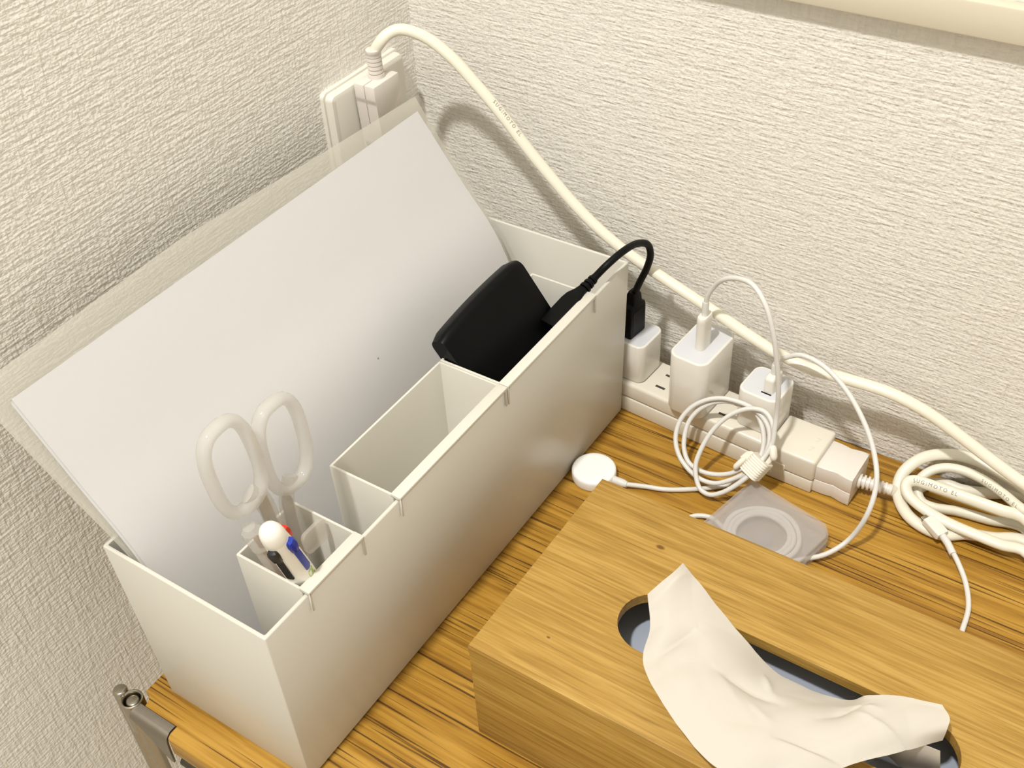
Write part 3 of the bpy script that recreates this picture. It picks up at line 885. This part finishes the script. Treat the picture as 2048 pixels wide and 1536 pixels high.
# ================================================================== watch charger cable
wc = tag(empty('watch_charger', (0.116, -0.064, 0.0)), 'white round magnetic watch charger disc with its thin cable bundled in loops', 'charger')
PC = (at(1188, 898, z=0.0075) + at(1188, 976, z=0.0075)) / 2
PR = 0.0140
PC.z = 0
bm = bmesh.new(); add_lathe(bm, [(PR - 0.002, 0.0002), (PR - 0.0004, 0.0007), (PR, 0.002), (PR, 0.0062), (PR - 0.0004, 0.0074), (PR - 0.0014, 0.0080), (PR - 0.004, 0.0081)], PC, (0, 0, 1), 48)
put('charging_disc', bm, 'puck', wc, 50)
# the coil leans against the strip: plane through its foot on the shelf and the strip's edge
foot = at(1430, 990, z=0.0020); rest = Vector((foot.x, -0.0190, 0.0300))
e1 = Vector((1, SA, 0)).normalized(); e2 = (rest - foot); e2 = (e2 - e1 * e2.dot(e1)).normalized(); pn = e1.cross(e2)
if pn.y > 0: pn = -pn
def on_coil(cx, cy, off):
    px, py = 1330 + cx * 0.16271, 760 + cy * 0.16271
    d = r_ * ((px - 1024) / FPX) + d_ * ((py - 768) / FPX) + f_
    base = foot + pn * off
    return CAM + d * ((base - CAM).dot(pn) / d.dot(pn))
A_ = -0.0005; O1, O2, O3 = 0.0005, 0.0035, 0.0068
plug_c = m2 @ Vector((0.1508, 0.0085, 0)); plug_c.z = 0
ptop = at(1420, 594, y=plug_c.y)
strand = [plug_c + Vector((0, 0, 0.096)), plug_c + Vector((0.0006, 0, 0.106)), at(1428, 574, y=0.0078), at(1446, 560, y=0.005), at(1475, 557, y=0.001), at(1506, 570, y=-0.004), at(1531, 610, y=-0.009), at(1546, 665, y=-0.012), at(1554, 725, y=-0.013), at(1557, 780, y=-0.0135), at(1553, 830, y=-0.014)]
lp = [on_coil(1345, 620, O3 + .002), on_coil(1320, 780, O3), on_coil(1230, 960, O2), on_coil(1100, 1060, O1),
      # first loop
      on_coil(980, 1080, O1), on_coil(800, 1150, O1), on_coil(600, 1160, O1), on_coil(420, 1110, O1), on_coil(290, 1010, O1), on_coil(235, 850, O1), on_coil(240, 690, O1), on_coil(290, 520, O1), on_coil(400, 380, O1), on_coil(560, 290, O1), on_coil(750, 262, O1), on_coil(950, 310, O1), on_coil(1110, 400, O1), on_coil(1190, 560, O1), on_coil(1215, 740, O1), on_coil(1185, 920, O1), on_coil(1110, 1060, O1),
      # second loop, the widest
      on_coil(980, 1150, O2), on_coil(800, 1230, O2), on_coil(620, 1270, O2), on_coil(450, 1225, O2), on_coil(290, 1100, O2), on_coil(170, 920, O2), on_coil(130, 720, O2), on_coil(180, 510, O2), on_coil(320, 340, O2), on_coil(500, 250, O2), on_coil(690, 225, O2), on_coil(880, 262, O2), on_coil(1070, 345, O2), on_coil(1210, 470, O2), on_coil(1280, 620, O2), on_coil(1275, 800, O2), on_coil(1215, 960, O2), on_coil(1130, 1080, O2),
      # third loop, in front
      on_coil(1010, 1190, O3), on_coil(860, 1300, O3), on_coil(700, 1385, O3), on_coil(550, 1410, O3), on_coil(440, 1350, O3), on_coil(385, 1210, O3), on_coil(375, 1050, O3), on_coil(440, 860, O3), on_coil(570, 640, O3), on_coil(730, 480, O3), on_coil(900, 385, O3), on_coil(1080, 352, O3), on_coil(1230, 395, O3), on_coil(1310, 510, O3), on_coil(1335, 660, O3), on_coil(1290, 840, O3), on_coil(1190, 990, O3), on_coil(1080, 1110, O3),
      on_coil(940, 1190, O2), at(1330 + 780 * .1627, 760 + 1285 * .1627, z=0.0030), at(1330 + 550 * .1627, 760 + 1325 * .1627, z=0.0020), at(1330 + 300 * .1627, 760 + 1345 * .1627, z=0.0020), at(1330, 979, z=0.0020), at(1290, 973, z=0.0024)]
tail_end = PC + (at(1250, 968, z=0.004) - PC).normalized() * (PR + 0.0085); tail_end.z = 0.004
path = smooth_path(strand + lp + [tail_end], 6)
bm = bmesh.new(); add_tube(bm, path, 0.00150, n=10)
put('cable', bm, 'cable', wc, 60)
bm = bmesh.new()
dr = (tail_end - PC); dr.z = 0; dr.normalize()
add_lathe(bm, [(0.0022, 0), (0.0026, 0.0006), (0.0026, 0.0078), (0.0023, 0.0084), (0.0020, 0.010)], Vector((PC.x, PC.y, 0.004)) + dr * (PR - 0.001), dr, 14)
put('disc_boot', bm, 'cable', wc)
bm = bmesh.new()
rings = []
for z, k in ((0.0686, 1), (0.0900, 1), (0.0922, 0.97), (0.0930, 0.9)):
    rings.append([m2 @ Vector((x, y, z)) for x, y in rrect(0.1508, 0.0085, 0.0031 * k, 0.0061 * k, 0.0030 * k, 6)])
add_rings(bm, rings)
put('usb_c_plug', bm, 'white_gloss', wc, 50)
bm = bmesh.new(); add_lathe(bm, [(0.0021, 0.092), (0.0021, 0.1015), (0.0018, 0.1030)], plug_c, (0, 0, 1), 14)
put('plug_boot', bm, 'cable', wc)

# silicone tie round the bundle
tie = tag(empty('cable_tie', on_coil(1110, 1060, 0)), 'white ribbed silicone strap tying the bundled thin cable', 'cable tie')
tc_ = on_coil(1125, 1065, 0.0035)
axd = (on_coil(1240, 920, .0035) - on_coil(1000, 1180, .0035)).normalized()
cr = axd.cross(pn).normalized()
bm = bmesh.new()
rings = []
for k in range(33):
    t = k / 32 - 0.5
    rib = 0.00014 * math.sin(k * math.pi / 2)
    c = tc_ + axd * (t * 0.0125)
    ring = [c + cr * x + pn * y for x, y in rrect(0, 0.0, 0.0062 + rib, 0.0066 + rib, 0.0030, 4)]
    rings.append(ring)
add_rings(bm, rings)
put('band', bm, 'silicone', tie, 50)
def knob(a, b, r, name='end_tab'):
    bm = bmesh.new(); v = (b - a); l = v.length
    add_lathe(bm, [(r * .35, -r * .9), (r * .8, -r * .5), (r, 0), (r, l), (r * .8, l + r * .5), (r * .35, l + r * .9)], a, v, 14, sx=0.75, up=pn)
    put(name, bm, 'silicone', tie, 60)
knob(on_coil(960, 985, 0.004), on_coil(880, 1060, 0.004), 0.0026)
knob(on_coil(1330, 850, 0.006), on_coil(1335, 940, 0.006), 0.0030)
bm = bmesh.new()
add_tube(bm, smooth_path([on_coil(960, 985, 0.003), on_coil(1040, 930, 0.003), on_coil(1090, 960, 0.004), on_coil(1120, 1050, 0.004)], 5), 0.0010, 0.0028, 10, up=pn, flat=True)
add_tube(bm, smooth_path([on_coil(1330, 880, 0.005), on_coil(1270, 960, 0.004), on_coil(1180, 1040, 0.004)], 5), 0.0010, 0.0028, 10, up=pn, flat=True)
put('strap', bm, 'silicone', tie, 60)

# ================================================================== cable case and charging cable
csz = 0.0120
ca = at(1505, 958, z=csz); ca.z = 0
cang = math.radians(-12.5)
cmx = Matrix.Translation(ca) @ Matrix.Rotation(cang, 4, 'Z')
cs = tag(empty('cable_case', cmx @ Vector((0.029, -0.03, 0))), 'frosted translucent flat case with a coiled cable inside, behind the tissue box', 'case')
CW, CDp = 0.0585, 0.0580
def case_outline(i):
    return [(i, -i), (CW - 0.006 - i * .4, -i), (CW - i, -0.006 - i * .4), (CW - i, -CDp + 0.006), (CW - 0.006, -CDp + i), (i, -CDp + i)]
for nm, z0, z1 in (('tray', 0.0003, 0.0058), ('lid', 0.0062, csz)):
    bm = bmesh.new()
    t = 0.0012
    if nm == 'tray':
        rings = [[(x, y, z) for x, y in case_outline(i)] for i, z in ((0, z0), (0, z1), (t, z1), (t, z0 + t))]
    else:
        rings = [[(x, y, z) for x, y in case_outline(i)] for i, z in ((0, z1), (0, z0), (t, z0), (t, z1 - t))]
    add_rings(bm, rings, mat=cmx)
    bmesh.ops.bevel(bm, geom=list(bm.edges), offset=0.0004, segments=2, affect='EDGES')
    put(nm, bm, 'case', cs, 40)
bm = bmesh.new(); hub = cmx @ Vector((0.0290, -0.0290, 0))
add_lathe(bm, [(0.0055, 0.0016), (0.0055, 0.0060)], hub, (0, 0, 1), 20)
put('hub', bm, 'case', cs)

cc = tag(empty('charging_cable', m3 @ Vector((0.1955, 0.0125, 0.0525))), 'thin white charging cable from the low square charger, running through the frosted case', 'cable')
q3 = m3 @ Vector((0.1968, 0.0125, 0)); q3.z = 0
bm = bmesh.new()
rings = []
for z, k in ((0.0522, 1), (0.0615, 1), (0.0632, 0.9), (0.0638, 0.7)):
    rings.append([m3 @ Vector((x, y, z)) for x, y in rrect(0.1968, 0.0125, 0.0032 * k, 0.0068 * k, 0.0016 * k, 4)])
add_rings(bm, rings)
put('usb_plug', bm, 'white_gloss', cc, 50)
bm = bmesh.new(); add_lathe(bm, [(0.0022, 0.0632), (0.0022, 0.0700), (0.0018, 0.0710)], q3, (0, 0, 1), 14)
put('plug_boot', bm, 'cable', cc)
arch = [q3 + Vector((0, 0, 0.068)), q3 + Vector((0.0003, 0, 0.0728)), at(1580, 713, y=q3.y - 0.0005), at(1605, 711, y=0.0105), at(1648, 733, y=0.0075), at(1692, 780, y=0.0025), at(1727, 842, y=-0.005), at(1748, 905, y=-0.014), at(1753, 965, y=-0.025), at(1735, 1028, y=-0.037), at(1695, 1082, z=0.0105), at(1650, 1109, z=0.0055)]
ent = at(1608, 1118, z=0.0040)
coil = []
for k in range(40):
    a = math.radians(-30 - k * 30)
    rr = 0.0225 - 0.0012 * (k / 8.0) * (1.4 if k > 12 else 1)
    coil.append(cmx @ Vector((0.0290 + rr * math.cos(a), -0.0285 + rr * math.sin(a), 0.0072 + 0.0006 * math.sin(k * 1.7))))
ex = [cmx @ Vector((0.0065, -0.0375, 0.0050)), cmx @ Vector((-0.0030, -0.0350, 0.0032)), at(1389, 1032, z=0.0020), at(1368, 1044, z=0.0018), Vector((0.185, -0.100, 0.0018)), Vector((0.20, -0.112, 0.0018)), Vector((0.26, -0.116, 0.0018)), Vector((0.31, -0.112, 0.0018)), Vector((0.336, -0.100, 0.0018)), Vector((0.3445, -0.084, 0.0018)),
      at(1928, 1250, z=0.0018), at(1937, 1212, z=0.0020), at(1931, 1165, z=0.0034), at(1916, 1125, z=0.0052), at(1899, 1092, z=0.0072)]
path = smooth_path(arch + [ent] + coil + ex, 5)
bm = bmesh.new(); add_tube(bm, path, 0.00150, n=10)
put('cable', bm, 'cable', cc, 60)
t0 = at(1899, 1092, z=0.0072); t1 = at(1884, 1070, z=0.0086); t2 = at(1857, 1040, z=0.0103)
bm = bmesh.new(); add_tube(bm, [at(1906, 1108, z=0.0063), t0.lerp(t1, 0.2), t1], 0.0021, n=14); put('tip_boot', bm, 'cable', cc)
bm = bmesh.new()
a3 = (t2 - t1).normalized(); u3 = Vector((0, 0, 1)); u3 = (u3 - a3 * u3.dot(a3)).normalized(); b3 = a3.cross(u3)
add_rings(bm, [[t1 + a3 * d + b3 * x * k + u3 * y * k for x, y in rrect(0, 0, 0.0039, 0.0025, 0.0008, 4)] for d, k in ((-0.0004, .9), (0.0002, 1), (0.0118, 1), (0.0124, .9))])
put('tip', bm, 'white_gloss', cc, 40)
bm = bmesh.new()
add_rings(bm, [[t1 + a3 * d + b3 * x + u3 * y for x, y in rrect(0, 0, 0.0033, 0.0008, 0.0006, 3)] for d in (0.0118, 0.0150)])
put('contact_blade', bm, 'steel', cc, 40)

# ================================================================== tissue box cover
TX0, TX1, TY0, TY1, TZ = 0.1563, 0.4200, -0.2508, -0.1245, 0.0740
tb = tag(empty('tissue_box_cover', ((TX0 + TX1) / 2, (TY0 + TY1) / 2, 0.0)), 'light wooden tissue box cover with a long rounded slot in its top', 'tissue box')
TT = 0.0062
SX0, SX1, SYC, SR = 0.2078, 0.3690, -0.1948, 0.0175
bm = bmesh.new()
# top board with the rounded slot: matched rings of outer edge and slot edge
slot_ = []
NS = 16
for k in range(NS + 1):
    a = math.radians(-90 + 180 * k / NS); slot_.append((SX1 - SR + SR * math.cos(a), SYC + SR * math.sin(a)))
for k in range(NS + 1):
    a = math.radians(90 + 180 * k / NS); slot_.append((SX0 + SR + SR * math.cos(a), SYC + SR * math.sin(a)))
cxm, cym = (SX0 + SX1) / 2, SYC
def outer_of(x, y):
    dx_, dy_ = x - cxm, y - cym
    k = min([((TX1 if dx_ > 0 else TX0) - cxm) / dx_ if abs(dx_) > 1e-9 else 1e9, ((TY1 if dy_ > 0 else TY0) - cym) / dy_ if abs(dy_) > 1e-9 else 1e9])
    return (cxm + dx_ * k, cym + dy_ * k)
out_ = [outer_of(x, y) for x, y in slot_]
# snap the nearest outer point to each corner so the board stays rectangular
for c in ((TX0, TY0), (TX0, TY1), (TX1, TY0), (TX1, TY1)):
    i = min(range(len(out_)), key=lambda q: (out_[q][0] - c[0]) ** 2 + (out_[q][1] - c[1]) ** 2); out_[i] = c
b_ = 0.0008
def inset(p, i): return (min(max(p[0], TX0 + i), TX1 - i), min(max(p[1], TY0 + i), TY1 - i))
rings = [[(x, y, TZ - TT) for x, y in out_], [(x, y, TZ - b_) for x, y in out_], [(*inset(p, b_ * .3), TZ - b_ * .3) for p in out_], [(*inset(p, b_), TZ) for p in out_],
         [(x, y, TZ) for x, y in slot_], [(x, y, TZ - TT) for x, y in slot_]]
add_rings(bm, rings, False, False, closed=True)
put('top_panel', bm, 'tissuewood', tb, 30)
def panel(name, lo, hi):
    bm = bmesh.new(); add_box(bm, lo, hi, 0.0006, 2); return put(name, bm, 'tissuewood', tb)
panel('front_panel', (TX0, TY0, 0.0002), (TX1, TY0 + TT, TZ - TT - 0.0001))
panel('back_panel', (TX0, TY1 - TT, 0.0002), (TX1, TY1, TZ - TT - 0.0001))
panel('side_panel', (TX0, TY0 + TT + .0001, 0.0002), (TX0 + TT, TY1 - TT - .0001, TZ - TT - 0.0001))
panel('side_panel', (TX1 - TT, TY0 + TT + .0001, 0.0002), (TX1, TY1 - TT - .0001, TZ - TT - 0.0001))
bm = bmesh.new(); add_box(bm, (TX0 + 0.009, TY0 + 0.010, 0.0005), (TX1 - 0.009, TY1 - 0.010, 0.0450), 0.004, 3)
tag(put('tissue_pack', bm, 'pack'), 'pale bluish pack of tissues inside the wooden cover, seen through the slot', 'tissue pack')

# ================================================================== tissue
G = [  # columns from the right end to the raised tip; far edge to near edge, photo position and height
 [(1884, 1411, .089), (1899, 1437, .0885), (1893, 1462, .086), (1884, 1484, .079)],
 [(1800, 1393, .0890), (1806, 1430, .0905), (1806, 1468, .0895), (1806, 1504, .085)],
 [(1738, 1391, .087), (1730, 1430, .0905), (1716, 1480, .0905), (1702, 1530, .086)],
 [(1694, 1402, .073), (1642, 1432, .0880), (1618, 1490, .0905), (1590, 1572, .083)],
 [(1560, 1352, .070), (1535, 1396, .0865), (1490, 1468, .0910), (1440, 1540, .086)],
 [(1496, 1286, .082), (1440, 1336, .0905), (1382, 1392, .0915), (1338, 1428, .088)],
 [(1432, 1212, .0905), (1392, 1252, .0930), (1334, 1292, .0920), (1286, 1322, .087)],
 [(1398, 1166, .0985), (1366, 1196, .0970), (1334, 1228, .0950), (1300, 1256, .090)],
 [(1366, 1128, .1080), (1348, 1146, .1050), (1324, 1166, .1015), (1295, 1190, .0985)]]
rows = [[at(px, py, z=z) for px, py, z in c] for c in G]
bm = bmesh.new()
vv = grid_surface(bm, [[rows[i][j] for i in range(len(rows))] for j in range(4)], 20, 24)
def crease(p, a, b, width, h):
    ab = b - a; t = max(0, min(1, (p - a).dot(ab) / ab.length_squared)); q = a + ab * t
    d = math.hypot(p.x - q.x, p.y - q.y)
    return h * math.exp(-d / width) * (0.25 + 0.75 * math.sin(math.pi * min(max(t, .05), .95)))
def step(p, a, b, width, h):
    # one layer of paper lying over the next: a soft drop on one side of a line
    ab = b - a; t = (p - a).dot(ab) / ab.length_squared
    if t < -0.1 or t > 1.1: return 0.0
    n = Vector((-ab.y, ab.x, 0)).normalized(); d = (p - a).dot(n)
    f = 0.5 + 0.5 * math.tanh(d / 0.0006)
    return h * f * math.exp(-max(d, 0) / width) * math.sin(math.pi * min(max((t + .1) / 1.2, 0), 1))
cr_ = [(at(1398, 1242, z=.096), at(1312, 1300, z=.096), .0045, -.0042), (at(1440, 1330, z=.096), at(1560, 1382, z=.096), .0030, -.0042), (at(1532, 1322, z=.09), at(1545, 1372, z=.09), .0018, .0028),
       (at(1700, 1408, z=.092), at(1825, 1490, z=.092), .0012, .0016), (at(1545, 1430, z=.096), at(1500, 1390, z=.096), .002, .0012), (at(1640, 1432, z=.09), at(1745, 1404, z=.09), .003, -.0028),
       (at(1690, 1398, z=.09), at(1760, 1420, z=.09), .0025, .002), (at(1420, 1300, z=.096), at(1500, 1420, z=.096), .0025, .0009), (at(1340, 1400, z=.09), at(1440, 1330, z=.096), .006, .0016)]
st_ = [(at(1556, 1462, z=.096), at(1690, 1516, z=.093), .012, -.0030), (at(1372, 1146, z=.103), at(1300, 1202, z=.100), .003, .0012)]
for c in vv:
    for v in c:
        p = v.co.copy()
        v.co.z += sum(crease(p, *q) for q in cr_) + sum(step(p, *q) for q in st_) + 0.0009 * abs(math.sin(p.x * 95 + p.y * 60 + 1.0)) * abs(math.sin(p.y * 120 - p.x * 45)) + 0.0004 * abs(math.sin(p.x * 230 - p.y * 150))
solid(bm, 0.00018)
ts = empty('tissue', at(1620, 1440, z=0.074)); tag(ts, 'white tissue pulled up out of the slot and flopped over the wooden cover', 'tissue')
put('pulled_sheet', bm, 'tissue', ts, 80)
bm = bmesh.new()
rowsB = [[at(1735 + k * 36, 1446 + k * 14 + dv, z=zz) + Vector((0, 0.0008 * math.sin(k * 2.1), 0.0018 * math.sin(k * 2.3))) for k in range(5)] for dv, zz in ((4, 0.0815), (22, 0.0750), (38, 0.0660), (50, 0.0560), (56, 0.0470))]
grid_surface(bm, rowsB, 5, 5); solid(bm, 0.00018)
put('folded_sheet', bm, 'tissue', ts, 80)

# all parts are meshes; the plug shadow and wall tones are put in by colour
